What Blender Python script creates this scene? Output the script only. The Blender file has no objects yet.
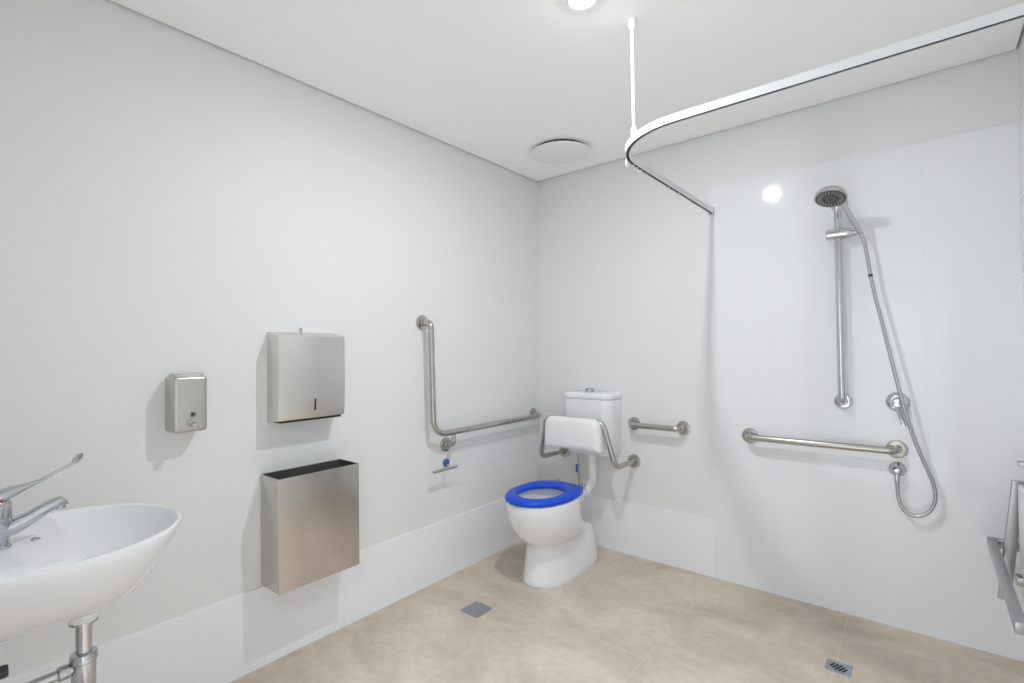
import bpy, bmesh, math, random
from math import sin, cos, pi, radians, sqrt
from mathutils import Vector, Matrix

scene = bpy.context.scene
col = scene.collection
V = Vector
random.seed(3)

ROOM_W, ROOM_D, ROOM_H = 2.362, 2.80, 2.40      # x: along back wall, y: 0 at back wall, negative to the door

# ------------------------------------------------------------------ materials
def new_mat(name):
    m = bpy.data.materials.new(name); m.use_nodes = True
    nt = m.node_tree
    return m, nt, nt.nodes['Principled BSDF']

def srgb(r, g, b):
    f = lambda c: c / 12.92 if c <= .04045 else ((c + .055) / 1.055) ** 2.4
    return (f(r / 255), f(g / 255), f(b / 255), 1)

def simple(name, c, rough=.5, metal=0, coat=0, var=.0, scale=6, bump=0, bump_scale=200, spec=.5):
    m, nt, b = new_mat(name)
    b.inputs['Base Color'].default_value = c
    b.inputs['Roughness'].default_value = rough
    b.inputs['Metallic'].default_value = metal
    b.inputs['Coat Weight'].default_value = coat
    b.inputs['Specular IOR Level'].default_value = spec
    tc = nt.nodes.new('ShaderNodeTexCoord')
    if var:
        n = nt.nodes.new('ShaderNodeTexNoise'); n.inputs['Scale'].default_value = scale; n.inputs['Detail'].default_value = 4
        nt.links.new(tc.outputs['Object'], n.inputs['Vector'])
        mx = nt.nodes.new('ShaderNodeMix'); mx.data_type = 'RGBA'
        mx.inputs['A'].default_value = tuple(x * (1 - var) for x in c[:3]) + (1,)
        mx.inputs['B'].default_value = tuple(min(1, x * (1 + var)) for x in c[:3]) + (1,)
        nt.links.new(n.outputs['Fac'], mx.inputs['Factor'])
        nt.links.new(mx.outputs['Result'], b.inputs['Base Color'])
    if bump:
        n2 = nt.nodes.new('ShaderNodeTexNoise'); n2.inputs['Scale'].default_value = bump_scale
        nt.links.new(tc.outputs['Object'], n2.inputs['Vector'])
        bp = nt.nodes.new('ShaderNodeBump'); bp.inputs['Strength'].default_value = bump; bp.inputs['Distance'].default_value = .001
        nt.links.new(n2.outputs['Fac'], bp.inputs['Height']); nt.links.new(bp.outputs['Normal'], b.inputs['Normal'])
    return m

def brushed(name, c, rough, stretch=(300, 300, 4), amp=.12, rough2=None):
    """steel with a fine directional grain"""
    m, nt, b = new_mat(name)
    b.inputs['Metallic'].default_value = 1
    tc = nt.nodes.new('ShaderNodeTexCoord'); mp = nt.nodes.new('ShaderNodeMapping')
    mp.inputs['Scale'].default_value = stretch
    nt.links.new(tc.outputs['Object'], mp.inputs['Vector'])
    n = nt.nodes.new('ShaderNodeTexNoise'); n.inputs['Scale'].default_value = 1; n.inputs['Detail'].default_value = 3
    nt.links.new(mp.outputs['Vector'], n.inputs['Vector'])
    r = nt.nodes.new('ShaderNodeMapRange')
    r.inputs['To Min'].default_value = rough * (1 - amp * 2); r.inputs['To Max'].default_value = rough * (1 + amp * 2)
    nt.links.new(n.outputs['Fac'], r.inputs['Value']); nt.links.new(r.outputs['Result'], b.inputs['Roughness'])
    mx = nt.nodes.new('ShaderNodeMix'); mx.data_type = 'RGBA'
    mx.inputs['A'].default_value = tuple(x * (1 - amp * .5) for x in c[:3]) + (1,)
    mx.inputs['B'].default_value = tuple(min(1, x * (1 + amp * .5)) for x in c[:3]) + (1,)
    nt.links.new(n.outputs['Fac'], mx.inputs['Factor']); nt.links.new(mx.outputs['Result'], b.inputs['Base Color'])
    return m

def math_node(nt, op, a, b=None):
    n = nt.nodes.new('ShaderNodeMath'); n.operation = op
    for i, x in enumerate((a, b)):
        if x is None: continue
        if isinstance(x, (int, float)): n.inputs[i].default_value = x
        else: nt.links.new(x, n.inputs[i])
    return n.outputs[0]

def joint_mask(nt, coord, start, pitch, width):
    """1 inside a grout line repeated every `pitch` along coord"""
    u = math_node(nt, 'DIVIDE', math_node(nt, 'SUBTRACT', coord, start), pitch)
    f = math_node(nt, 'FRACT', math_node(nt, 'ADD', u, 0.5))
    d = math_node(nt, 'ABSOLUTE', math_node(nt, 'SUBTRACT', f, 0.5))
    return math_node(nt, 'LESS_THAN', math_node(nt, 'MULTIPLY', d, pitch), width / 2)

def tile_mat(name, axis, start, pitch, zstart, zpitch, colour, grout):
    m, nt, b = new_mat(name)
    g = nt.nodes.new('ShaderNodeNewGeometry'); s = nt.nodes.new('ShaderNodeSeparateXYZ')
    nt.links.new(g.outputs['Position'], s.inputs[0])
    a = joint_mask(nt, s.outputs[axis], start, pitch, .003)
    c = joint_mask(nt, s.outputs['Z'], zstart, zpitch, .003)
    k = math_node(nt, 'MAXIMUM', a, c)
    mx = nt.nodes.new('ShaderNodeMix'); mx.data_type = 'RGBA'
    mx.inputs['A'].default_value = colour; mx.inputs['B'].default_value = grout
    nt.links.new(k, mx.inputs['Factor']); nt.links.new(mx.outputs['Result'], b.inputs['Base Color'])
    r = nt.nodes.new('ShaderNodeMapRange'); r.inputs['To Min'].default_value = .07; r.inputs['To Max'].default_value = .6
    nt.links.new(k, r.inputs['Value']); nt.links.new(r.outputs['Result'], b.inputs['Roughness'])
    # very slight waviness of the glaze
    n = nt.nodes.new('ShaderNodeTexNoise'); n.inputs['Scale'].default_value = 7
    nt.links.new(g.outputs['Position'], n.inputs['Vector'])
    bp = nt.nodes.new('ShaderNodeBump'); bp.inputs['Strength'].default_value = .05; bp.inputs['Distance'].default_value = .01
    nt.links.new(n.outputs['Fac'], bp.inputs['Height']); nt.links.new(bp.outputs['Normal'], b.inputs['Normal'])
    b.inputs['Specular IOR Level'].default_value = .5
    return m

def floor_mat():
    m, nt, b = new_mat('beige_floor_tile')
    g = nt.nodes.new('ShaderNodeNewGeometry'); s = nt.nodes.new('ShaderNodeSeparateXYZ')
    P = g.outputs['Position']; nt.links.new(P, s.inputs[0])
    X, Y = s.outputs['X'], s.outputs['Y']
    jx = joint_mask(nt, X, .572, .5935, .0035)
    off = math_node(nt, 'MULTIPLY', math_node(nt, 'GREATER_THAN', X, 1.1655), .325)
    jy = joint_mask(nt, math_node(nt, 'SUBTRACT', Y, off), -.9, .6, .0035)
    k = math_node(nt, 'MAXIMUM', jx, jy)
    # stone mottling, large clouds plus streaks
    mp = nt.nodes.new('ShaderNodeMapping'); mp.inputs['Scale'].default_value = (1.0, 1.35, 1); nt.links.new(P, mp.inputs['Vector'])
    n1 = nt.nodes.new('ShaderNodeTexNoise'); n1.inputs['Scale'].default_value = 2.6; n1.inputs['Detail'].default_value = 8; n1.inputs['Roughness'].default_value = .52
    n1.inputs['Distortion'].default_value = .8
    nt.links.new(mp.outputs['Vector'], n1.inputs['Vector'])
    cr = nt.nodes.new('ShaderNodeValToRGB'); e = cr.color_ramp.elements
    e[0].position = .34; e[0].color = FLOOR_DARK
    e[1].position = .64; e[1].color = FLOOR_LIGHT
    nt.links.new(n1.outputs['Fac'], cr.inputs['Fac'])
    n2 = nt.nodes.new('ShaderNodeTexNoise'); n2.inputs['Scale'].default_value = 28; n2.inputs['Detail'].default_value = 6
    nt.links.new(P, n2.inputs['Vector'])
    r2 = nt.nodes.new('ShaderNodeMapRange'); r2.inputs['From Min'].default_value = .3; r2.inputs['From Max'].default_value = .7
    r2.inputs['To Min'].default_value = .93; r2.inputs['To Max'].default_value = 1.06
    nt.links.new(n2.outputs['Fac'], r2.inputs['Value'])
    mul = nt.nodes.new('ShaderNodeMix'); mul.data_type = 'RGBA'; mul.blend_type = 'MULTIPLY'; mul.inputs['Factor'].default_value = 1
    nt.links.new(cr.outputs['Color'], mul.inputs['A']); nt.links.new(r2.outputs['Result'], mul.inputs['B'])
    mx = nt.nodes.new('ShaderNodeMix'); mx.data_type = 'RGBA'; mx.inputs['B'].default_value = FLOOR_GROUT
    nt.links.new(mul.outputs['Result'], mx.inputs['A'])
    nt.links.new(math_node(nt, 'MULTIPLY', k, .55), mx.inputs['Factor'])
    nt.links.new(mx.outputs['Result'], b.inputs['Base Color'])
    b.inputs['Roughness'].default_value = .55
    bp = nt.nodes.new('ShaderNodeBump'); bp.inputs['Strength'].default_value = .08; bp.inputs['Distance'].default_value = .002
    nt.links.new(n2.outputs['Fac'], bp.inputs['Height']); nt.links.new(bp.outputs['Normal'], b.inputs['Normal'])
    return m

FLOOR_DARK = (.475, .395, .32, 1)
FLOOR_LIGHT = (.625, .54, .455, 1)
FLOOR_GROUT = (.68, .60, .52, 1)
WALL_C = (.765, .77, .765, 1)

M = {}
M['wall'] = simple('wall_paint', WALL_C, .5, bump=.04, bump_scale=350, spec=.35)
M['ceiling'] = simple('ceiling_paint', (.965, .96, .955, 1), .9, bump=.03, bump_scale=300, spec=.2)
M['tile_back'] = tile_mat('glazed_wall_tile', 'X', 1.157, .3, .0, .302, (.81, .82, .85, 1), (.74, .75, .77, 1))
M['tile_side'] = tile_mat('glazed_side_tile', 'Y', 0, .3, .0, .302, (.81, .82, .85, 1), (.74, .75, .77, 1))
M['skirt_back'] = tile_mat('glazed_skirting_tile', 'X', .257, .3, .0, 2, (.845, .855, .88, 1), (.77, .775, .79, 1))
M['skirt_left'] = tile_mat('glazed_skirting_tile', 'Y', -.012, .301, .0, 2, (.845, .855, .88, 1), (.77, .775, .785, 1))
M['floor'] = floor_mat()
M['corridor_floor'] = simple('corridor_vinyl', (.78, .78, .78, 1), .5)
M['steel'] = brushed('brushed_steel', (.50, .48, .45, 1), .24, (40, 40, 40), amp=.03)
M['sheet'] = brushed('brushed_sheet_steel', (.68, .665, .635, 1), .32, (400, 6, 400), amp=.05)
M['bin_sheet'] = brushed('brushed_bin_steel', (.57, .54, .505, 1), .15, (400, 400, 6), amp=.04)
M['soap_steel'] = brushed('satin_soap_steel', (.56, .54, .51, 1), .33, (20, 20, 60), amp=.15)
M['bin_inside'] = simple('dark_bin_inside', (.16, .155, .15, 1), .45, metal=.7, var=.1)
M['chrome'] = simple('chrome', (.54, .555, .58, 1), .05, metal=1, var=.02, scale=30)
M['rail_chrome'] = simple('satin_chrome', (.62, .63, .65, 1), .09, metal=1, var=.02, scale=30)
M['blue_chrome'] = simple('blue_film_chrome', (.12, .24, .62, 1), .1, metal=1, var=.05, scale=20)
M['hose'] = simple('spiral_chrome_hose', (.50, .51, .53, 1), .25, metal=1, bump=.4, bump_scale=600)
M['ceramic'] = simple('white_ceramic', (.815, .825, .845, 1), .08, coat=.3, var=.005)
M['plastic'] = simple('white_plastic', (.86, .86, .86, 1), .3, var=.01)
M['pad'] = simple('white_padded_vinyl', (.87, .85, .845, 1), .45, var=.01, bump=.1, bump_scale=120)
M['blue'] = simple('blue_plastic', (.006, .075, .62, 1), .25, var=.03, spec=.3)
M['tag_blue'] = simple('blue_tag', (.02, .1, .55, 1), .4, var=.03)
M['dark'] = simple('dark_gap', (.012, .012, .012, 1), .6, var=.1)
M['rubber'] = simple('grey_nozzle_rubber', (.05, .05, .055, 1), .5, var=.1)
M['nozzle'] = simple('pale_nozzle', (.45, .45, .46, 1), .4, var=.05)
M['aluminium'] = simple('white_track_aluminium', (.70, .715, .73, 1), .4, var=.01)
M['clear'] = simple('translucent_glider', (.85, .85, .83, 1), .3, var=.02)
M['grate'] = brushed('drain_steel', (.44, .47, .52, 1), .35, (60, 300, 60))
M['red'] = simple('red_dot', (.6, .03, .03, 1), .4, var=.02)
M['water'] = simple('toilet_water', (.55, .58, .62, 1), .02, spec=.6, var=.01)
M['seat_panel'] = simple('white_laminate', (.84, .84, .83, 1), .35, var=.01)
M['seat_steel'] = brushed('seat_tube_steel', (.42, .42, .43, 1), .3, (40, 40, 40), .03)
M['door'] = simple('door_frame_paint', (.78, .78, .78, 1), .4, var=.01)

def emission(name, c, s):
    m, nt, b = new_mat(name)
    b.inputs['Base Color'].default_value = (.9, .9, .9, 1)
    b.inputs['Emission Color'].default_value = c
    b.inputs['Emission Strength'].default_value = s
    return m
LAMP = 450.0
M['lamp'] = emission('lamp_lens', (.935, .96, 1.0, 1), LAMP)

# ------------------------------------------------------------------ mesh helpers
def add_verts_faces(bm, vs, fs):
    bv = [bm.verts.new(v) for v in vs]
    for f in fs:
        try: bm.faces.new([bv[i] for i in f])
        except ValueError: pass

def loft(bm, rings, cap0=True, cap1=True, close=False):
    n = len(rings[0]); vs = [v for r in rings for v in r]; fs = []
    m = len(rings)
    for i in range(m if close else m - 1):
        a, b = i * n, ((i + 1) % m) * n
        for j in range(n):
            k = (j + 1) % n
            fs.append((a + j, a + k, b + k, b + j))
    if not close:
        if cap0: fs.append(tuple(range(n - 1, -1, -1)))
        if cap1: fs.append(tuple((m - 1) * n + j for j in range(n)))
    add_verts_faces(bm, vs, fs)

def frame(axis):
    z = V(axis).normalized()
    h = V((0, 0, 1)) if abs(z.z) < .9 else V((1, 0, 0))
    x = h.cross(z).normalized(); y = z.cross(x)
    return x, y, z

def lathe(bm, prof, origin, axis, seg=32, cap0=True, cap1=True):
    """prof: list of (radius, distance along axis)"""
    x, y, z = frame(axis); o = V(origin); rings = []
    for r, h in prof:
        rings.append([o + z * h + (x * cos(2 * pi * i / seg) + y * sin(2 * pi * i / seg)) * max(r, 1e-5) for i in range(seg)])
    loft(bm, rings, cap0, cap1)

def fillet(pts, rad, n=8):
    pts = [V(p) for p in pts]; out = [pts[0]]
    if not hasattr(rad, '__len__'): rad = [rad] * (len(pts) - 2)
    for i in range(1, len(pts) - 1):
        p, a, b, r = pts[i], (pts[i - 1] - pts[i]), (pts[i + 1] - pts[i]), rad[i - 1]
        la, lb = a.length, b.length; a.normalize(); b.normalize()
        ang = a.angle(b)
        if ang > pi - 1e-3 or r <= 0: out.append(p); continue
        t = min(r / math.tan(ang / 2), la * .49, lb * .49); r = t * math.tan(ang / 2)
        c = p + (a + b).normalized() * (r / sin(ang / 2))
        s, e = p + a * t - c, p + b * t - c
        for k in range(n + 1):
            out.append(c + s.normalized().slerp(e.normalized(), k / n) * r)
    out.append(pts[-1])
    return out

def tube(bm, pts, r, seg=16, cap=True):
    """round tube along a polyline; r a number or one radius per point"""
    pts = [V(p) for p in pts]; n = len(pts)
    rr = r if hasattr(r, '__len__') else [r] * n
    T = [(pts[min(i + 1, n - 1)] - pts[max(i - 1, 0)]).normalized() for i in range(n)]
    x, y, _ = frame(T[0]); rings = []
    for i in range(n):
        x = (x - T[i] * x.dot(T[i])).normalized(); y = T[i].cross(x)
        rings.append([pts[i] + (x * cos(2 * pi * k / seg) + y * sin(2 * pi * k / seg)) * rr[i] for k in range(seg)])
    loft(bm, rings, cap, cap)

def spline(pts, n=10):
    """Catmull-Rom"""
    P = [V(p) for p in pts]; P = [P[0] * 2 - P[1]] + P + [P[-1] * 2 - P[-2]]; out = []
    for i in range(1, len(P) - 2):
        a, b, c, d = P[i - 1:i + 3]
        for k in range(n):
            t = k / n
            out.append(.5 * ((2 * b) + (c - a) * t + (2 * a - 5 * b + 4 * c - d) * t * t + (3 * b - a - 3 * c + d) * t ** 3))
    out.append(P[-2]); return out

def box(bm, lo, hi, bev=0, seg=3):
    tmp = bmesh.new()
    xs = [(a, b) for a, b in zip(lo, hi)]
    vs = [(xs[0][i], xs[1][j], xs[2][k]) for i in (0, 1) for j in (0, 1) for k in (0, 1)]
    add_verts_faces(tmp, vs, [(0, 1, 3, 2), (4, 6, 7, 5), (0, 4, 5, 1), (2, 3, 7, 6), (0, 2, 6, 4), (1, 5, 7, 3)])
    if bev: bmesh.ops.bevel(tmp, geom=tmp.edges[:], offset=bev, segments=seg, profile=.5, affect='EDGES')
    me = bpy.data.meshes.new('t'); tmp.to_mesh(me); tmp.free(); bm.from_mesh(me); bpy.data.meshes.remove(me)

def rrect(w, h, r, n=6):
    """rounded rectangle centred at 0, r a number or (bl, br, tr, tl)"""
    if not hasattr(r, '__len__'): r = (r,) * 4
    out = []
    for (sx, sy, a0), q in zip(((-1, -1, pi), (1, -1, 1.5 * pi), (1, 1, 0), (-1, 1, .5 * pi)), r):
        cx, cy = sx * (w / 2 - q), sy * (h / 2 - q)
        for k in range(n + 1):
            a = a0 + k / n * pi / 2
            out.append((cx + q * cos(a), cy + q * sin(a)))
    return out

def link(name, bm, mat, parent=None, origin=None, smooth=35):
    """one mesh object; geometry is given in world space and moved to its origin"""
    bmesh.ops.recalc_face_normals(bm, faces=bm.faces[:])
    o = V(origin) if origin is not None else V((0, 0, 0))
    if parent is not None:
        w = V((0, 0, 0)); q = parent
        while q is not None: w += q.location; q = q.parent
        base = w
        bmesh.ops.translate(bm, verts=bm.verts[:], vec=-base)
    else:
        bmesh.ops.translate(bm, verts=bm.verts[:], vec=-o)
    me = bpy.data.meshes.new(name); bm.to_mesh(me); bm.free()
    me.materials.append(mat)
    for p in me.polygons: p.use_smooth = True
    me.set_sharp_from_angle(angle=radians(smooth))
    ob = bpy.data.objects.new(name, me); col.objects.link(ob)
    if parent is not None: ob.parent = parent
    else: ob.location = o
    return ob

def thing(name, label, cat, loc, group=None):
    o = bpy.data.objects.new(name, None); col.objects.link(o)
    o.empty_display_size = .05; o.location = loc
    o['label'] = label; o['category'] = cat
    if group: o['group'] = group
    return o

def struct(name, mat, *boxes):
    bm = bmesh.new()
    for lo, hi in boxes: box(bm, lo, hi)
    ob = link(name, bm, mat); ob['kind'] = 'structure'
    return ob

NB = bmesh.new

# ------------------------------------------------------------------ the room
T = .12
struct('floor', M['floor'], ((-T, -ROOM_D - .12, -.1), (ROOM_W + T, T, 0)))
G = .010                                              # shadow gap round the ceiling
struct('ceiling', M['ceiling'], ((G, -ROOM_D + G, ROOM_H), (ROOM_W - G, -G, ROOM_H + .013)),
       ((-T, -ROOM_D - .12, ROOM_H + .03), (ROOM_W + T, T, ROOM_H + .12)))
struct('wall_left', M['wall'], ((-T, -ROOM_D - .12, 0), (0, T, ROOM_H + .03)))
struct('wall_back', M['wall'], ((0, 0, 0), (ROOM_W, T, ROOM_H + .03)))
struct('wall_right', M['wall'], ((ROOM_W, -ROOM_D - .12, 0), (ROOM_W + T, T, ROOM_H + .03)))
DX0, DX1, DZ = 1.27, 2.20, 2.02                       # door opening the photo is taken through
struct('wall_front', M['wall'], ((0, -ROOM_D - .12, 0), (DX0, -ROOM_D, ROOM_H + .03)),
       ((DX1, -ROOM_D - .12, 0), (ROOM_W, -ROOM_D, ROOM_H + .03)), ((DX0, -ROOM_D - .12, DZ), (DX1, -ROOM_D, ROOM_H + .03)))
struct('door_1', M['door'], ((DX0 - .05, -ROOM_D, 0), (DX0, -ROOM_D + .012, DZ + .05)), ((DX1, -ROOM_D, 0), (DX1 + .05, -ROOM_D + .012, DZ + .05)),
       ((DX0, -ROOM_D, DZ), (DX1, -ROOM_D + .012, DZ + .05)))
# tiled areas: shower walls and a tiled skirting
SK = .31
TX = 1.157
TT = 2.114
struct('trim_1', M['tile_back'], ((TX, -.009, 0), (ROOM_W, 0, TT)))
struct('trim_2', M['tile_side'], ((ROOM_W - .009, -1.25, 0), (ROOM_W, -.009, TT)))
struct('baseboard_left', M['skirt_left'], ((0, -ROOM_D, 0), (.008, 0, SK)))
struct('baseboard_back', M['skirt_back'], ((.008, -.008, 0), (TX, 0, SK)))
struct('baseboard_right', M['skirt_left'], ((ROOM_W - .008, -ROOM_D, 0), (ROOM_W, -1.25, SK)))
struct('baseboard_front', M['skirt_back'], ((.008, -ROOM_D, 0), (DX0 - .05, -ROOM_D + .008, SK)))
# corridor outside the open door
CY0, CY1 = -4.4, -ROOM_D - .12
struct('floor_corridor', M['corridor_floor'], ((.4, CY0 - .1, -.1), (3.2, CY1, 0)))
struct('ceiling_corridor', M['ceiling'], ((.4, CY0 - .1, ROOM_H), (3.2, CY1, ROOM_H + .1)))
struct('wall_corridor_far', M['wall'], ((.4, CY0 - .1, 0), (3.2, CY0, ROOM_H)))
struct('wall_corridor_west', M['wall'], ((.4, CY0, 0), (.5, CY1, ROOM_H)))
struct('wall_corridor_east', M['wall'], ((3.1, CY0, 0), (3.2, CY1, ROOM_H)))
struct('wall_corridor_near', M['wall'], ((ROOM_W + T, CY1 - .02, 0), (3.2, CY1 + .1, ROOM_H)))

# ------------------------------------------------------------------ small builders
def flange(name, o, axis, parent, r=.039, mat='steel', t=.009):
    bm = NB()
    lathe(bm, [(r, 0), (r, t * .55), (r * .96, t * .85), (r * .86, t), (r * .45, t * 1.05), (.019, t * 1.3), (.0165, t * 2.2)], o, axis, 36)
    return link(name, bm, M[mat], parent)

# ------------------------------------------------------------------ ceiling fittings
LX, LY = 1.195, -1.365
t = thing('downlight', 'bright round recessed downlight in the white ceiling', 'light', (LX, LY, ROOM_H))
bm = NB(); lathe(bm, [(.027, .002), (.036, .0035), (.037, .0065), (.044, .0065), (.048, .003), (.049, 0)], (LX, LY, ROOM_H), (0, 0, -1), 40, False, False)
link('trim_ring', bm, M['plastic'], t)
bm = NB(); lathe(bm, [(.026, .004), (.026, .007), (.024, .009), (.018, .011), (.01, .0125), (0, .013)], (LX, LY, ROOM_H), (0, 0, -1), 40)
link('lens', bm, M['lamp'], t)

vx, vy = .437, -.363
t = thing('ceiling_vent', 'white round exhaust vent disc on the ceiling near the corner', 'vent', (vx, vy, ROOM_H))
bm = NB(); lathe(bm, [(.150, 0), (.150, .016), (.145, .018), (0, .018)], (vx, vy, ROOM_H), (0, 0, -1), 56)
c = link('collar', bm, M['dark'], t); c['label'] = 'collar coloured dark for the shaded gap behind the vent disc'  # near-black collar: shade of the recess behind the disc put into its colour
bm = NB(); lathe(bm, [(0, .017), (.168, .0165), (.173, .0185), (.171, .022), (.161, .026), (.13, .031), (.08, .034), (0, .036)], (vx, vy, ROOM_H), (0, 0, -1), 56)
link('disc', bm, M['plastic'], t)

# curtain track: a C-section swept round a corner
TZ0, TZ1 = 1.963, 1.988
t = thing('shower_curtain_track', 'white curved curtain track hung from ceiling around the shower', 'curtain track', (1.175, -.6, TZ0))
path = fillet([(1.179, -.012, 0), (1.179, -1.22, 0), (ROOM_W - .01, -1.22, 0)], .27, 20)
sec = [(-.009, TZ0), (-.0055, TZ0), (-.0055, TZ0 + .002), (-.006, TZ0 + .002), (-.006, TZ1 - .004), (.006, TZ1 - .004), (.006, TZ0 + .002), (.0055, TZ0 + .002), (.0055, TZ0), (.009, TZ0), (.009, TZ1), (-.009, TZ1)]
rings = []
for i, p in enumerate(path):
    d = (path[min(i + 1, len(path) - 1)] - path[max(i - 1, 0)]).normalized(); nrm = V((-d.y, d.x, 0))
    rings.append([p + nrm * u + V((0, 0, z)) for u, z in sec])
bm = NB(); loft(bm, rings); link('track', bm, M['aluminium'], t)
bm = NB()
rings = []
for i, p in enumerate(path):
    d = (path[min(i + 1, len(path) - 1)] - path[max(i - 1, 0)]).normalized(); nrm = V((-d.y, d.x, 0))
    rings.append([p + nrm * u + V((0, 0, z)) for u, z in ((-.0058, TZ0 + .0012), (.0058, TZ0 + .0012), (.0058, TZ1 - .005), (-.0058, TZ1 - .005))])
loft(bm, rings); c = link('slot_shade', bm, M['dark'], t); c['label'] = 'dark strip for the shade in the slot under the track'  # dark filler along the slot, the shade inside it put into the colour
bm = NB(); box(bm, (1.162, -.026, TZ0 - .006), (1.192, -.0092, TZ1 + .006), .003); link('wall_bracket', bm, M['rail_chrome'], t)
bm = NB(); box(bm, (ROOM_W - .03, -1.237, TZ0 - .005), (ROOM_W - .0005, -1.203, TZ1 + .006), .003); link('wall_bracket', bm, M['rail_chrome'], t)
RX, RY = 1.276, -1.158
bm = NB(); tube(bm, [(RX, RY, TZ1), (RX, RY, ROOM_H - .01)], .0056, 16)
lathe(bm, [(.011, 0), (.011, .02), (.008, .03)], (RX, RY, TZ1 - .001), (0, 0, 1), 20)
rod = link('suspension_rod', bm, M['aluminium'], t)
bm = NB(); lathe(bm, [(.015, 0), (.015, .012), (.0125, .03), (.0075, .034)], (RX, RY, ROOM_H), (0, 0, -1), 24); link('ceiling_cup', bm, M['plastic'], rod)
def glider(p):
    bm = NB(); x, y = p
    box(bm, (x - .003, y - .006, TZ0 - .008), (x + .003, y + .006, TZ0 + .0035), .0015, 2)
    ring = [V((x, y + .007 * sin(a), TZ0 - .016 + .009 * cos(a))) for a in [i / 16 * 2 * pi for i in range(17)]]
    tube(bm, ring, .0022, 8)
    return link('curtain_glider', bm, M['clear'], t)
for q in ((1.1755, -.955), (1.175, -.92), (1.175, -.885), (1.180, -1.02), (1.175, -.60), (1.175, -.48)): glider(q)

# ------------------------------------------------------------------ left wall: dispensers and bin
def rounded_block(bm, x0, x1, y0, y1, z0, z1, r, bev):
    """block on the left wall whose front edges are rounded"""
    rings = []
    w, h = y1 - y0, z1 - z0; cy, cz = (y0 + y1) / 2, (z0 + z1) / 2
    prof = [(x0, 0)] + [(x1 - bev + bev * sin(a), bev * (1 - cos(a))) for a in [k / 6 * pi / 2 for k in range(7)]]
    for x, ins in prof:
        rings.append([V((x, cy + u, cz + v)) for u, v in rrect(w - 2 * ins, h - 2 * ins, max(.001, r - ins * .5), 5)])
    loft(bm, rings)

t = thing('soap_dispenser', 'small satin steel soap dispenser on the wall between the basin and the paper towel dispenser', 'soap dispenser', (0, -2.155, .966))
bm = NB(); rounded_block(bm, -.001, .082, -2.207, -2.100, .966, 1.160, .012, .012); link('case', bm, M['soap_steel'], t)
bm = NB(); rings = []
for z, ins in ((1.1575, 0), (1.163, 0), (1.1665, .002), (1.168, .006)):
    rings.append([V((.038 + u, -2.1535 + v, z)) for u, v in rrect(.066 - ins, .096 - ins, .014, 5)])
loft(bm, rings); link('lid', bm, M['soap_steel'], t)
bm = NB(); lathe(bm, [(.0105, 0), (.0105, .003), (.0085, .005), (.0075, .003), (0, .003)], (.0815, -2.148, 1.027), (1, 0, 0), 24)
sw = link('sight_window', bm, M['chrome'], t); sw['label'] = 'round sight window with a dark lens'
bm = NB(); lathe(bm, [(.0062, 0), (.005, .0015), (0, .002)], (.0846, -2.148, 1.027), (1, 0, 0), 20); link('window_lens', bm, M['dark'], sw)
bm = NB(); lathe(bm, [(.012, 0), (.012, .004), (.0085, .006), (.0085, .022), (.0115, .024), (.0115, .030), (.009, .033), (0, .034)], (.0815, -2.148, .995), (1, 0, -.15), 24)
b = link('push_button', bm, M['chrome'], t); b['label'] = 'chrome push button'

t = thing('paper_towel_dispenser', 'brushed steel paper towel dispenser on the wall, above the open bin', 'towel dispenser', (0, -1.71, .955))
bm = NB()
ya, yb = -1.855, -1.565
prof = [(-.001, .957), (-.001, 1.322), (.010, 1.3225), (.096, 1.3035), (.0995, 1.3015), (.1005, 1.297), (.1005, 1.13), (.1005, 1.07), (.0995, 1.035), (.0970, 1.00), (.093, .972), (.090, .967), (.02, .958)]
rings = []
for y, ins in ((ya, .0025), (ya + .0007, .0007), (ya + .0025, 0), (yb - .0025, 0), (yb - .0007, .0007), (yb, .0025)):
    rings.append([V((max(-.001, x - (ins if x > .05 else 0)), y, z - ins if z > 1.1 else z + ins)) for x, z in prof])
loft(bm, rings); link('case', bm, M['sheet'], t)
bm = NB(); box(bm, (.0985, -1.706, 1.000), (.1016, -1.700, 1.046), .0012, 2); c = link('level_slot', bm, M['dark'], t); c['label'] = 'dark vertical level slot'
bm = NB(); box(bm, (.022, ya + .012, .9575), (.086, yb - .012, .9655), .002); c = link('paper_opening', bm, M['dark'], t); c['label'] = 'dark paper opening under the case'
bm = NB(); lathe(bm, [(.007, 0), (.007, .006), (.004, .0065), (.004, .012), (0, .012)], (.028, -1.727, 1.316), (0, 0, 1), 16)
box(bm, (.0272, -1.733, 1.324), (.0288, -1.721, 1.340), .0006, 2); k = link('lock_key', bm, M['chrome'], t)

t = thing('waste_bin', 'open-topped brushed steel waste bin mounted on the wall above the skirting', 'waste bin', (0, -1.69, .30))
x0, x1, ya, yb, z0, z1, w = -.001, .150, -1.883, -1.531, .322, .755, .0025
bm = NB()
def ring(z, i=0, r=.003):
    return [V(((x0 + x1) / 2 + u, (ya + yb) / 2 + v, z)) for u, v in rrect(x1 - x0 - 2 * i, yb - ya - 2 * i, max(.0008, r - i * .5), 4)]
loft(bm, [ring(z0 + .002, .002), ring(z0), ring(z1), ring(z1, w)], True, False)
body = link('body', bm, M['bin_sheet'], t)
bm = NB(); loft(bm, [ring(z1, w), ring(z1 - .001, w), ring(z0 + .006, w)], False, True); c = link('inside_faces', bm, M['bin_inside'], t); c['label'] = 'dark inside of the bin'  # inner faces of the bin, in a darker metal than the outside

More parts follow.
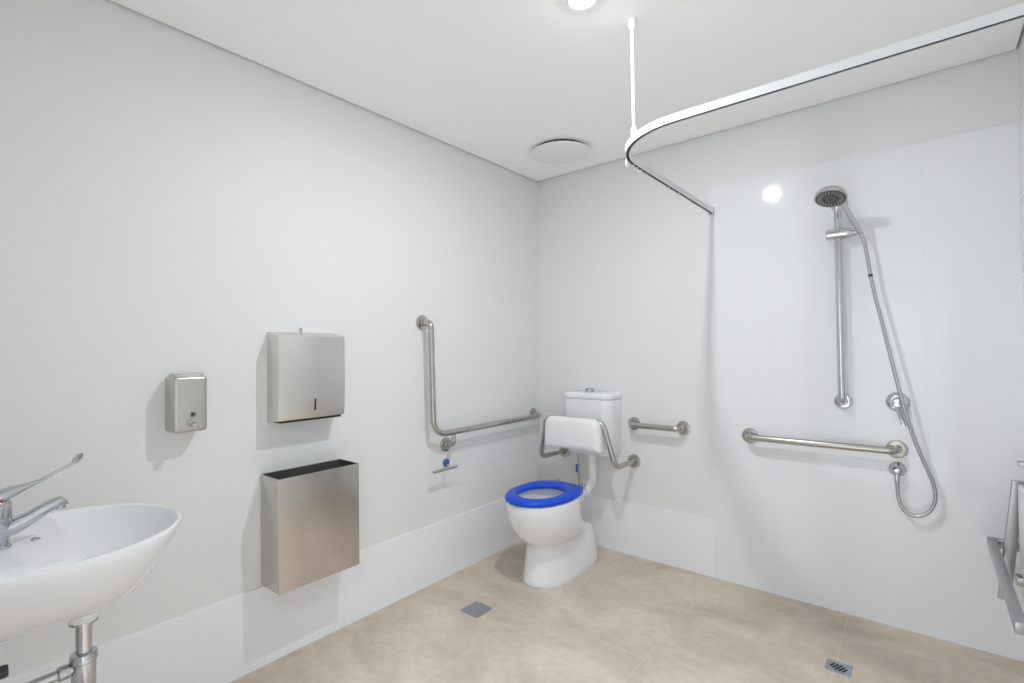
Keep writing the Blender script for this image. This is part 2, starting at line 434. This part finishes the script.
# ------------------------------------------------------------------ grab rails
RR = .016
t = thing('grab_rail', 'L-shaped brushed steel grab rail on the wall beside the toilet', 'grab rail', (0, -.6, .723), 'brushed steel grab rails')
px = .068
bm = NB(); tube(bm, fillet([(.006, -1.046, 1.388), (px, -1.043, 1.388), (px, -1.030, .797), (px, -.085, .800), (.006, -.082, .806)], [.045, .085, .036], 10), RR, 18)
link('rail', bm, M['steel'], t)
bm = NB(); tube(bm, fillet([(.006, -.885, .722), (px - .002, -.885, .722), (px, -.885, .792)], .03, 8), .012, 16); link('bracket_stub', bm, M['steel'], t)
flange('flange', (0.0005, -1.046, 1.388), (1, 0, 0), t)
flange('flange', (0.0005, -.885, .722), (1, 0, 0), t)
flange('flange', (0.0005, -.082, .806), (1, 0, 0), t)

def straight_rail(label, xa, xb, z, y0, y, mid=None):
    t = thing('grab_rail', label, 'grab rail', ((xa + xb) / 2, y0, z), 'brushed steel grab rails')
    bm = NB(); tube(bm, fillet([(xa, y0 - .004, z), (xa, y, z), (xb, y, z), (xb, y0 - .004, z)], .036, 10), RR, 18); link('rail', bm, M['steel'], t)
    for x in (xa, xb): flange('flange', (x, y0 - .0005, z), (0, -1, 0), t)
    return t
straight_rail('short horizontal grab rail on the back wall next to the cistern', .700, .998, .789, 0, -.068)
straight_rail('long horizontal grab rail on the white shower tiles', 1.349, 1.950, .783, -.009, -.073)

# toilet roll holder: T-shaped bar
t = thing('toilet_roll_holder', 'empty chrome T-shaped toilet roll holder under the L-shaped grab rail', 'toilet roll holder', (0, -.885, .612))
bm = NB(); lathe(bm, [(.022, 0), (.022, .006), (.019, .011), (.012, .014), (0, .0145)], (.0005, -.884, .621), (1, 0, 0), 28)
lathe(bm, [(.015, 0), (.015, .002)], (-.001, -.884, .621), (1, 0, 0), 12)
c = link('wall_rose', bm, M['blue_chrome'], t); c['label'] = 'round wall rose still under blue film'
bm = NB(); tube(bm, fillet([(.012, -.884, .619), (.066, -.93, .612), (.068, -.955, .609)], .02), .007, 14); link('post', bm, M['chrome'], t)
bm = NB(); tube(bm, [(.07, -1.037, .607), (.07, -1.035, .607), (.07, -.867, .608), (.07, -.865, .608)], [.005, .008, .008, .005], 16); link('roll_bar', bm, M['chrome'], t)

# ------------------------------------------------------------------ toilet
TCX = .45
t = thing('toilet', 'white toilet suite with a bright blue seat and wall-hung cistern', 'toilet', (TCX, -.4, 0))
NSEG = 64
def egg(z, yf, yb, w, yc=None, n=2.0, nb=2.5, shift=-.009):
    """plan outline: yf front (most negative), yb back; w half width"""
    if yc is None: yc = yf + (yb - yf) * .45
    out = []
    for i in range(NSEG):
        a = 2 * pi * i / NSEG
        c, s = cos(a), sin(a)
        ex = n if s < 0 else nb
        x = math.copysign(abs(c) ** (2 / ex), c) * w
        y = math.copysign(abs(s) ** (2 / ex), s) * ((yc - yf) if s < 0 else (yb - yc))
        out.append(V((TCX + shift + x, yc + y, z)))
    return out
bm = NB()
outer = [(.000, -.698, -.14, .128, -.48, 2.3, 3.4), (.010, -.704, -.135, .131, -.48, 2.3, 3.4), (.03, -.700, -.135, .128, -.48, 2.3, 3.4),
         (.09, -.690, -.14, .121, -.48, 2.3, 3.4), (.15, -.682, -.145, .115, -.48, 2.3, 3.2), (.190, -.682, -.155, .113, -.49, 2.2, 3.0),
         (.207, -.690, -.17, .117, -.50, 2.1, 2.8), (.222, -.708, -.20, .127, -.52, 2.05, 2.6), (.24, -.730, -.245, .141, -.54, 2, 2.4),
         (.27, -.758, -.285, .155, -.565, 2, 2.2), (.31, -.782, -.315, .166, -.58, 2, 2.2), (.355, -.800, -.335, .173, -.585, 2, 2.2),
         (.400, -.810, -.345, .176, -.59, 2, 2.3), (.432, -.813, -.348, .177, -.59, 2, 2.4), (.444, -.809, -.350, .174, -.59, 2, 2.4), (.447, -.799, -.355, .166, -.59, 2, 2.4)]
inner = [(.447, -.770, -.420, .134, -.59), (.440, -.763, -.425, .129, -.59), (.40, -.755, -.43, .124, -.59), (.34, -.735, -.435, .112, -.59),
         (.29, -.700, -.44, .090, -.57), (.25, -.63, -.445, .068, -.55), (.21, -.58, -.45, .048, -.53)]
loft(bm, [egg(*r) for r in outer] + [egg(*r) for r in inner])
# neck at the back that takes the flush pipe
lathe(bm, [(.05, 0), (.047, .03), (.045, .07), (.043, .10), (.038, .105)], (TCX, -.31, .385), (0, 1, .02), 28)
loft(bm, [[V((TCX + u, y, .395 + v)) for u, v in rrect(.17, .085, .03, 6)] for y in (-.42, -.315)] + [[V((TCX + u, -.298, .395 + v)) for u, v in rrect(.14, .06, .02, 6)]])
pan = link('pan', bm, M['ceramic'], t, smooth=50)
bm = NB(); loft(bm, [egg(.270, -.655, -.44, .077, -.56), egg(.2715, -.650, -.442, .075, -.56)]); link('water', bm, M['water'], pan)
# seat
bm = NB()
o_ = egg(0, -.822, -.343, .179, -.59, 2.0, 2.8); i_ = egg(0, -.745, -.460, .113, -.60, 2.0, 2.2)
sec = [(0.02, .0), (0, .008), (.02, .016), (.10, .0235), (.3, .027), (.6, .027), (.85, .0225), (.96, .015), (1, .007), (.98, .0), (.5, -.001)]
rings = []
for j, (u, z) in enumerate(sec):
    rings.append([V((b.x + (a.x - b.x) * u, b.y + (a.y - b.y) * u, .4525 + z)) for a, b in zip(o_, i_)])
loft(bm, rings, close=True); seat = link('seat', bm, M['blue'], t, smooth=60); seat['label'] = 'bright blue plastic seat ring'
for sx in (-.085, .085):
    bm = NB(); lathe(bm, [(.014, 0), (.014, .012), (.010, .02), (.010, .032)], (TCX + sx, -.322, .437), (0, 0, 1), 20)
    tube(bm, [(TCX + sx - .022, -.322, .470), (TCX + sx + .022, -.322, .470)], .009, 14)
    tube(bm, [(TCX + sx, -.322, .470), (TCX + sx, -.358, .466)], .007, 12)
    c = link('hinge', bm, M['chrome'], seat); c['label'] = 'chrome seat hinge'
# cistern
CB0, CB1 = .597, .937
def cis(z, k=1.0, d=.158, w=.342):
    ww, dd = w * k, d - (1 - k) * .16
    return [V((TCX + u, -dd / 2 + v - .001, z)) for u, v in rrect(ww, dd, (.058 * k, .058 * k, .006, .006), 10)]
bm = NB(); loft(bm, [cis(CB0, .86), cis(CB0 + .006, .90), cis(CB0 + .02, .925), cis(CB0 + .12, .965), cis(CB0 + .24, .99), cis(CB1 - .01, 1.0), cis(CB1 - .004, 1.0), cis(CB1 - .003, .94), cis(CB1 + .005, .94)])
cist = link('cistern', bm, M['ceramic'], t, smooth=40)
bm = NB(); loft(bm, [cis(CB1 + .001, .985), cis(CB1 + .0015, 1.005), cis(CB1 + .004, 1.012), cis(CB1 + .020, 1.01), cis(CB1 + .028, .995), cis(CB1 + .033, .96), cis(CB1 + .036, .86)])
lid = link('lid', bm, M['ceramic'], cist, smooth=40)
bm = NB(); lathe(bm, [(.032, 0), (.032, .006), (.028, .009), (.027, .009), (.027, .020), (.024, .025), (0, .027)], (TCX - .01, -.075, CB1 + .034), (0, 0, 1), 32)
c = link('flush_button', bm, M['chrome'], cist); c['label'] = 'round chrome flush button'
# flush pipe
FX = TCX + .005
bm = NB(); tube(bm, fillet([(FX, -.085, CB0 + .004), (FX, -.085, .405), (FX, -.19, .395)], .05, 10), .026, 22)
fp = link('flush_pipe', bm, M['plastic'], t)
bm = NB(); lathe(bm, [(.036, 0), (.036, .008), (.032, .012), (.032, .026), (.027, .028)], (FX, -.085, CB0 + .002), (0, 0, -1), 28); link('collar_nut', bm, M['plastic'], fp)
bm = NB(); lathe(bm, [(.037, 0), (.04, .004), (.04, .02), (.034, .024), (.027, .024)], (FX, -.165, .3965), (0, -1, 0), 28); link('pan_collar', bm, M['plastic'], fp)
# water supply
SX = .352
bm = NB(); tube(bm, spline([(SX, -.08, CB0 + .005), (SX, -.08, .52), (SX + .001, -.078, .45), (SX - .002, -.07, .37), (SX - .004, -.05, .34), (SX - .004, -.004, .335)], 8), .0065, 12)
sh = link('supply_hose', bm, M['hose'], t)
bm = NB(); box(bm, (SX - .015, -.0885, .462), (SX - .001, -.0865, .512), .0006, 2); box(bm, (SX - .009, -.088, .506), (SX + .007, -.072, .512), .002, 2)
c = link('hose_tag', bm, M['tag_blue'], sh); c['label'] = 'small blue tag on the supply hose'
bm = NB(); lathe(bm, [(.022, 0), (.022, .004), (.012, .006), (.012, .02), (0, .02)], (SX - .004, -.0005, .335), (0, -1, 0), 20); link('wall_valve', bm, M['chrome'], sh)

# ------------------------------------------------------------------ backrest
t = thing('toilet_back_support', 'padded white backrest on a bent steel frame in front of the cistern', 'backrest', (TCX, 0, .567))
xr, xl, zf = .696, .198, .565
path = fillet([(xr, -.006, zf), (xr, -.235, zf), (.632, -.264, .822), (.243, -.264, .822), (xl - .020, -.240, zf), (xl, -.006, zf)], [.05, .06, .06, .05], 10)
bm = NB(); tube(bm, path, .0155, 18); link('tube_frame', bm, M['steel'], t)
for x in (xl, xr): flange('flange', (x, -.0005, zf), (0, -1, 0), t, .040)
# cushion: wraps over the top tube, thicker towards the bottom
bm = NB()
W2, H2 = .384, .184
rings = []
def padring(y, ins, lift=0):
    return [V((TCX - .006 + u * (1 - .05 * (v / H2 + .5)), y, .7445 + v + lift)) for u, v in rrect(W2 - 2 * ins, H2 - 2 * ins, (.008, .008, .045, .045), 8)]
for y, ins in ((-.246, .008), (-.249, .003), (-.255, 0), (-.292, 0), (-.302, .002), (-.309, .007), (-.314, .016), (-.317, .032)):
    rings.append(padring(y, ins))
loft(bm, rings); link('cushion', bm, M['pad'], t, smooth=50)
bm = NB(); prof = [(-.2725, .656), (-.2725, .812), (-.246, .79), (-.205, .656)]
loft(bm, [[V((x, y, z)) for y, z in prof] for x in (TCX - .190, TCX + .178)]); link('back_plate', bm, M['sheet'], t)

# ------------------------------------------------------------------ shower fittings
WY = -.009
SRX = 1.756
t = thing('shower_rail', 'vertical chrome shower rail with a slider on the white tiles', 'shower rail', (SRX, WY, .98))
bm = NB(); tube(bm, fillet([(SRX, WY - .003, 1.905), (SRX, -.066, 1.905), (SRX, -.066, .982), (SRX, WY - .003, .982)], .035, 10), .0152, 20); link('rail', bm, M['rail_chrome'], t)
for z in (1.905, .982): flange('flange', (SRX, WY - .0005, z), (0, -1, 0), t, .036, 'chrome')
bm = NB(); lathe(bm, [(.0, 0), (.022, .0005), (.025, .004), (.025, .080), (.022, .095), (.016, .115), (.016, .118), (0, .119)], (1.710, -.068, 1.752), (1, 0, .0), 28)
link('slider', bm, M['rail_chrome'], t)

HC = V((1.750, -.235, 1.884)); HN = V((-.05, -.40, -.91)).normalized()
H0, H1 = V((1.845, -.083, 1.735)), V((1.774, -.196, 1.886))
t = thing('hand_shower', 'chrome hand shower with a round dark-nozzled head held in the slider', 'shower head', H0)
bm = NB(); lathe(bm, [(0, -.028), (.032, -.027), (.054, -.020), (.0615, -.009), (.063, 0), (.063, .006), (.060, .008), (.057, .008)], HC, HN, 44, True, False); head = link('shower_head', bm, M['rail_chrome'], t)
bm = NB(); lathe(bm, [(.0575, .0065), (.055, .0085), (0, .0088)], HC, HN, 44); fp_ = link('spray_plate', bm, M['rubber'], head); fp_['label'] = 'dark spray plate'
bm = NB(); X, Y, Z = frame(HN)
for k in range(24):
    a = 2 * pi * k / 24; d = X * cos(a) + Y * sin(a); s = Z.cross(d)
    for r0, r1 in ((.031, .051),):
        p0 = HC + Z * .0085 + d * r0; p1 = HC + Z * .0085 + d * r1
        tube(bm, [p0, p1], [.0011, .0021], 6)
for k in range(12):
    a = 2 * pi * k / 12 + .2; d = X * cos(a) + Y * sin(a)
    lathe(bm, [(.0018, 0), (.0012, .002)], HC + Z * .0085 + d * .016, Z, 8)
link('nozzles', bm, M['nozzle'], head)
bm = NB(); dd = (H1 - H0); tube(bm, [H0, H0 + dd * .12, H0 + dd * .25, H0 + dd * .6, H0 + dd * .88, H1 + V((-.004, -.012, .002))], [.0105, .012, .0125, .0125, .0135, .015], 18); link('handle', bm, M['rail_chrome'], t)

t = thing('shower_hose', 'long flexible chrome shower hose hanging in a loop down the tiles', 'hose', (1.95, -.05, .66))
hp = [(1.846, -.083, 1.728), (1.858, -.082, 1.68), (1.880, -.082, 1.51), (1.915, -.09, 1.32), (1.950, -.098, 1.13), (1.983, -.094, .96), (2.012, -.08, .84), (2.045, -.066, .735), (2.070, -.055, .655), (2.074, -.05, .59), (2.05, -.05, .535), (2.008, -.05, .512), (1.970, -.05, .530), (1.953, -.05, .575), (1.949, -.05, .650)]
bm = NB(); tube(bm, spline(hp, 10), .0075, 12); link('flexible_tube', bm, M['hose'], t)
bm = NB(); lathe(bm, [(.009, 0), (.0095, .004), (.0095, .02), (.008, .03)], (1.949, -.05, .6635), (0, 0, -1), 16); link('end_nut', bm, M['chrome'], t)
bm = NB(); p = V((1.8735, -.082, 1.553)); d = V((.022, 0, -.17)); lathe(bm, [(.009, 0), (.009, .010)], p, d, 14); c = link('swivel_ring', bm, M['rubber'], t); c['label'] = 'thin dark ring on the hose'

t = thing('shower_mixer', 'chrome round shower mixer with a short lever behind the hose', 'shower mixer', (1.957, WY, .99))
mx_, mz = 1.957, .990
bm = NB(); lathe(bm, [(.043, 0), (.043, .003), (.041, .006), (.032, .009), (.024, .010)], (mx_, WY - .0005, mz), (0, -1, 0), 40); link('wall_plate', bm, M['chrome'], t)
bm = NB(); lathe(bm, [(.023, 0), (.023, .030), (.021, .040), (.016, .046), (0, .048)], (mx_, WY - .008, mz), (0, -1, 0), 30); link('body', bm, M['chrome'], t)
bm = NB()
lv = [(mx_, -.038, mz - .008), (mx_ + .006, -.048, mz - .035), (mx_ + .013, -.058, mz - .065), (mx_ + .020, -.068, mz - .092), (mx_ + .022, -.070, mz - .098)]
rings = []
for i, (p, hw, th) in enumerate(zip(lv, (.013, .012, .0105, .009, .006), (.010, .008, .006, .005, .003))):
    p = V(p); rings.append([p + V((u, v, 0)) for u, v in rrect(hw * 2, th * 2, th * .9, 5)])
loft(bm, rings); link('lever', bm, M['chrome'], t)

t = thing('hose_outlet', 'small round chrome wall outlet feeding the hose under the long grab rail', 'wall outlet', (1.950, WY, .693))
bm = NB(); lathe(bm, [(.032, 0), (.032, .003), (.029, .010), (.020, .018), (.016, .030), (.015, .050), (.010, .055), (0, .056)], (1.950, WY - .0005, .696), (0, -1, 0), 36); link('wall_rose', bm, M['blue_chrome'] if False else M['chrome'], t)
bm = NB(); lathe(bm, [(.010, 0), (.010, .032)], (1.949, -.05, .696), (0, 0, -1), 18); link('outlet_spout', bm, M['chrome'], t)

# ------------------------------------------------------------------ folded shower seat on the right wall
t = thing('shower_bench', 'folded steel and white shower bench on the wall, at the photo edge', 'shower seat', (ROOM_W, -.55, .48))
RWX = ROOM_W - .008
def bar(name, lo, hi, mat='seat_steel', bev=.002):
    bm = NB(); box(bm, lo, hi, bev, 2); return link(name, bm, M[mat], t)
bar('front_tube', (2.225, -.875, .455), (2.251, -.085, .487))
bar('arm_tube', (2.2515, -.115, .455), (RWX, -.086, .487))
bar('arm_tube', (2.2515, -.875, .455), (RWX, -.845, .487))
bm = NB(); loft(bm, [[V((x + u, -.22 + v, z)) for u, v in rrect(.034, .026, .003, 3)] for x, z in ((2.259, .306), (2.304, .742))])
leg = link('leg', bm, M['seat_steel'], t, smooth=20)
bm = NB(); loft(bm, [[V((2.2588 + u, -.22 + v, z)) for u, v in rrect(.027, .019, .002, 3)] for z in (.3052, .3075)]); link('open_end', bm, M['dark'], leg)  # dark plug at the open tube end, its inner shade put into the colour
bar('seat_panel', (2.299, -.90, .300), (2.315, -.25, .735), 'seat_panel', .006)
bar('wall_bracket', (2.306, -.245, .712), (RWX, -.205, .736))
bar('wall_bracket', (2.296, -.32, .810), (RWX, -.29, .828))
bar('hinge', (2.282, -.34, .405), (2.345, -.295, .432))
# ------------------------------------------------------------------ floor fittings
t = thing('floor_access_cover', 'square grey metal cover with two screws set in the floor tiles', 'floor cover', (.374, -1.042, 0))
bm = NB(); box(bm, (.317, -1.099, .0003), (.431, -.985, .002), .0008, 1); link('plate', bm, M['grate'], t)
for y in (-1.062, -1.020):
    bm = NB(); lathe(bm, [(.0045, 0), (.004, .0012), (0, .0015)], (.374 + (y + 1.041) * .3, y, .0018), (0, 0, 1), 14); link('screw', bm, M['chrome'], t)
t = thing('floor_drain', 'small square metal drain grate with diagonal slots in the shower floor', 'drain', (1.772, -.497, 0))
bm = NB(); box(bm, (1.730, -.540, .0003), (1.814, -.454, .002), .0008, 1); pl = link('grate', bm, M['grate'], t)
bm = NB()
for k in range(-2, 3):
    L = .021 - abs(k) * .0045
    p = V((1.772, -.497, .0021)); dv = V((.45, 1, 0)).normalized(); sd = V((1, -.45, 0)).normalized()
    c0 = p + sd * k * .0115
    vs = []
    for s, a0 in ((1, -pi / 2), (-1, pi / 2)):
        for q in range(7):
            a = a0 + q / 6 * pi
            vs.append(c0 + dv * (s * L) + (dv * cos(a) + sd * sin(a)) * .0042 if s > 0 else c0 - dv * L + (dv * cos(a) + sd * sin(a)) * .0042)
    add_verts_faces(bm, vs, [tuple(range(len(vs)))])
    add_verts_faces(bm, [v - V((0, 0, .0012)) for v in vs], [tuple(range(len(vs) - 1, -1, -1))])
c = link('slots', bm, M['dark'], t); c['label'] = 'dark diagonal drain slots'

# ------------------------------------------------------------------ hand basin on the front wall
BX, RIM = .445, .810
YW = -ROOM_D + .0005
t = thing('hand_basin', 'white ceramic wall-hung hand basin with a chrome tap', 'basin', (BX, YW, .60))
NB_ = 72
def bas(z, a, b, yc, yback, cx=BX, taper=.82, n=2.1):
    """front half: superellipse; back: sides run to the wall"""
    out = []
    for i in range(NB_):
        th = 2 * pi * i / NB_
        c, s = cos(th), sin(th)
        if s >= 0:
            out.append(V((cx + math.copysign(abs(c) ** (2 / n), c) * a, yc + abs(s) ** (2 / n) * b, z)))
        else:
            ex = 5.0
            u = math.copysign(abs(c) ** (2 / ex), c); v = abs(s) ** (2 / ex)
            k = 1 - (1 - taper) * v * v
            out.append(V((cx + u * a * k, yc + (yback - yc) * v, z)))
    return out
bm = NB()
BO = [(.622, .040, .040, -2.505, -2.60), (.627, .075, .065, -2.510, -2.70), (.639, .110, .095, -2.52, YW), (.660, .150, .135, -2.53, YW), (.695, .186, .175, -2.54, YW),
      (.730, .216, .212, -2.553, YW), (.765, .240, .243, -2.566, YW), (.790, .252, .262, -2.573, YW), (.802, .2555, .268, -2.575, YW), (.808, .2545, .267, -2.575, YW), (RIM, .250, .263, -2.575, YW)]
BI = [(RIM, .231, .232, -2.545, -2.543), (.808, .227, .228, -2.543, -2.538), (.795, .217, .214, -2.535, -2.532), (.770, .203, .196, -2.530, -2.527), (.735, .178, .172, -2.53, -2.532), (.710, .140, .135, -2.525, -2.53), (.696, .09, .085, -2.51, -2.53), (.692, .03, .03, -2.503, -2.525)]
loft(bm, [bas(*r) for r in BO] + [bas(z, a, b, yc, yb_, taper=.93, n=2.05) for z, a, b, yc, yb_ in BI])
bowl = link('bowl', bm, M['ceramic'], t, smooth=50)
bm = NB(); lathe(bm, [(.031, 0), (.031, .022), (.028, .028), (.022, .028)], (BX - .003, -2.503, .616), (0, 0, -1), 32); link('waste_boss', bm, M['ceramic'], t)
bm = NB(); lathe(bm, [(.030, 0), (.030, .003), (.026, .005), (.012, .004), (0, .004)], (BX - .003, -2.503, .692), (0, 0, 1), 28); link('waste_ring', bm, M['chrome'], t)
bm = NB(); lathe(bm, [(.009, 0), (.009, .003), (.006, .0045), (.0055, .001), (0, .001)], (BX, -2.590, RIM - .001), (0, .2, 1), 20); link('ledge_ring', bm, M['chrome'], t)  # small chrome ring on the ledge between bowl and tap

# tap
TY = -2.660
t = thing('basin_tap', 'chrome basin mixer tap with a long curved lever', 'tap', (BX, TY, RIM))
bm = NB(); lathe(bm, [(.031, 0), (.031, .004), (.027, .008), (.026, .03), (.030, .045), (.0315, .06), (.0315, .088), (.029, .100), (.022, .107), (0, .109)], (BX, TY, RIM + .0005), (0, 0.0, 1), 32); link('body', bm, M['chrome'], t)
bm = NB()
sp = [(BX, TY + .003, .846), (BX, TY + .03, .850), (BX, TY + .060, .863), (BX, TY + .086, .878), (BX, TY + .108, .889), (BX, TY + .119, .8905), (BX, TY + .126, .884)]
rings = []
for i, (p, hw, th) in enumerate(zip(sp, (.020, .019, .017, .0155, .0145, .0135, .010), (.018, .0165, .014, .012, .0105, .010, .007))):
    rings.append([V(p) + V((u, 0 - v * .35, v)) for u, v in rrect(hw * 2, th * 2, th * .8, 5)])
loft(bm, rings); sp_ = link('spout', bm, M['chrome'], t, smooth=60)
bm = NB(); lathe(bm, [(.0105, 0), (.0105, .012), (.009, .013), (0, .012)], (BX, TY + .111, .884), (0, .1, -1), 20); link('aerator', bm, M['chrome'], sp_)
bm = NB()
lever = [(BX, TY - .03, .918), (BX, TY, .922), (BX, TY + .03, .930), (BX, TY + .055, .938), (BX, TY + .08, .9465), (BX, TY + .107, .961), (BX, TY + .127, .970), (BX, TY + .140, .980)]
rings = []
for p, hw, th in zip(lever, (.022, .026, .022, .013, .008, .007, .008, .008), (.010, .013, .010, .005, .003, .0025, .0025, .0025)):
    rings.append([V(p) + V((u, -v * .3, v)) for u, v in rrect(hw * 2, th * 2, th * .9, 5)])
loft(bm, rings)
lathe(bm, [(0, -.004), (.012, -.0035), (.015, 0), (.012, .0035), (0, .004)], (BX, TY + .144, .985), (.55, .55, -.45), 24)
lv_ = link('lever', bm, M['chrome'], t, smooth=60)
bm = NB(); lathe(bm, [(.003, 0), (.002, .0012), (0, .0014)], (BX + .0245, TY + .012, .916), (1, .3, 0), 12); link('hot_mark', bm, M['red'], lv_)

# trap and valve under the basin
WX, WYB = BX - .003, -2.503
t = thing('basin_trap', 'chrome bottle trap and waste pipe under the basin', 'trap', (WX, WYB, .40))
bm = NB(); lathe(bm, [(.0285, 0), (.029, .002), (.029, .005), (.020, .007), (.0165, .010), (.016, .11)], (WX, WYB, .588), (0, 0, -1), 32); link('tailpiece', bm, M['chrome'], t)
bm = NB(); lathe(bm, [(.018, 0), (.0265, .003), (.0275, .010), (.0275, .022), (.0245, .025), (.0245, .09), (.022, .10), (.014, .106), (0, .107)], (WX, WYB, .512), (0, 0, -1), 32); link('trap_cup', bm, M['chrome'], t)
bm = NB(); tube(bm, fillet([(WX, WYB - .015, .478), (WX, -2.60, .474), (WX, YW + .0016, .466)], .02), .0125, 20); link('outlet_arm', bm, M['chrome'], t)
bm = NB(); lathe(bm, [(.016, 0), (.017, .004), (.017, .018), (.0135, .022)], (WX, WYB - .028, .4775), (0, -1, -.03), 24); link('arm_nut', bm, M['chrome'], t)
bm = NB(); lathe(bm, [(.036, 0), (.036, .004), (.022, .010)], (WX, YW, .466), (0, 1, 0), 28); link('wall_rose', bm, M['chrome'], t)
t = thing('stop_valve', 'small dark chrome stop valve under the basin at the photo edge', 'valve', (.44, YW, .53))
vx_, vz = .44, .529
bm = NB(); lathe(bm, [(.024, 0), (.024, .004), (.012, .008), (.012, .115), (.010, .130)], (vx_, YW, vz), (0, 1, 0), 24); link('valve_body', bm, M['chrome'], t)
bm = NB(); lathe(bm, [(.010, 0), (.014, .004), (.014, .034), (.012, .038), (0, .038)], (vx_, YW + .127, vz), (0, 1, 0), 10); c = link('handle', bm, M['rubber'], t); c['label'] = 'dark knurled valve handle'

# ------------------------------------------------------------------ light and camera
def area(name, loc, size, sy, power, rot, c=(1, 1, 1)):
    l = bpy.data.lights.new(name, 'AREA'); l.shape = 'RECTANGLE'; l.size = size; l.size_y = sy; l.energy = power; l.color = c
    o = bpy.data.objects.new(name, l); col.objects.link(o); o.location = loc; o.rotation_euler = rot
    return o
dl = bpy.data.lights.new('downlight_lamp', 'AREA'); dl.shape = 'DISK'; dl.size = .044; dl.energy = 13.5; dl.color = (.935, .96, 1.0)
dlo = bpy.data.objects.new('downlight_lamp', dl); col.objects.link(dlo); dlo.location = (LX, LY, ROOM_H - .0145)
lamp = area('corridor_fill', (1.75, -3.38, 2.39),   .8, .3, 54, (0, 0, 0), (.84, .93, 1.0)); lamp.data.spread = radians(125)  # unseen fill lamp added over the corridor floor; its bounce lifts room and ceiling
w = bpy.data.worlds.new('World'); scene.world = w; w.use_nodes = True
w.node_tree.nodes['Background'].inputs[0].default_value = (.8, .85, .9, 1)
w.node_tree.nodes['Background'].inputs[1].default_value = .3

cam = bpy.data.cameras.new('camera'); co = bpy.data.objects.new('camera', cam); col.objects.link(co)
yaw, pitch, roll, fpx = 6.88010828e-01, 1.68671212e-02, -1.15625528e-02, 500.820877
f = V((-sin(yaw) * cos(pitch), cos(yaw) * cos(pitch), sin(pitch))); r = V((cos(yaw), sin(yaw), 0)); u = r.cross(f)
r2 = r * cos(roll) + u * sin(roll); u2 = u * cos(roll) - r * sin(roll)
co.matrix_world = Matrix(((r2.x, u2.x, -f.x, 2.04983507), (r2.y, u2.y, -f.y, -2.78929764), (r2.z, u2.z, -f.z, 1.23808315), (0, 0, 0, 1)))
cam.sensor_width = 36; cam.lens = fpx * 36 / 1024; cam.clip_start = .01
scene.camera = co

scene.view_settings.view_transform = 'Standard'
scene.view_settings.look = 'None'
scene.view_settings.gamma = 1
scene.view_settings.use_curve_mapping = False
scene.view_settings.exposure = -0.04
scene.cycles.use_denoising = True
scene.cycles.max_bounces = 14
scene.cycles.diffuse_bounces = 10
scene.cycles.glossy_bounces = 6
scene.cycles.sample_clamp_indirect = 4
scene.cycles.blur_glossy = .3
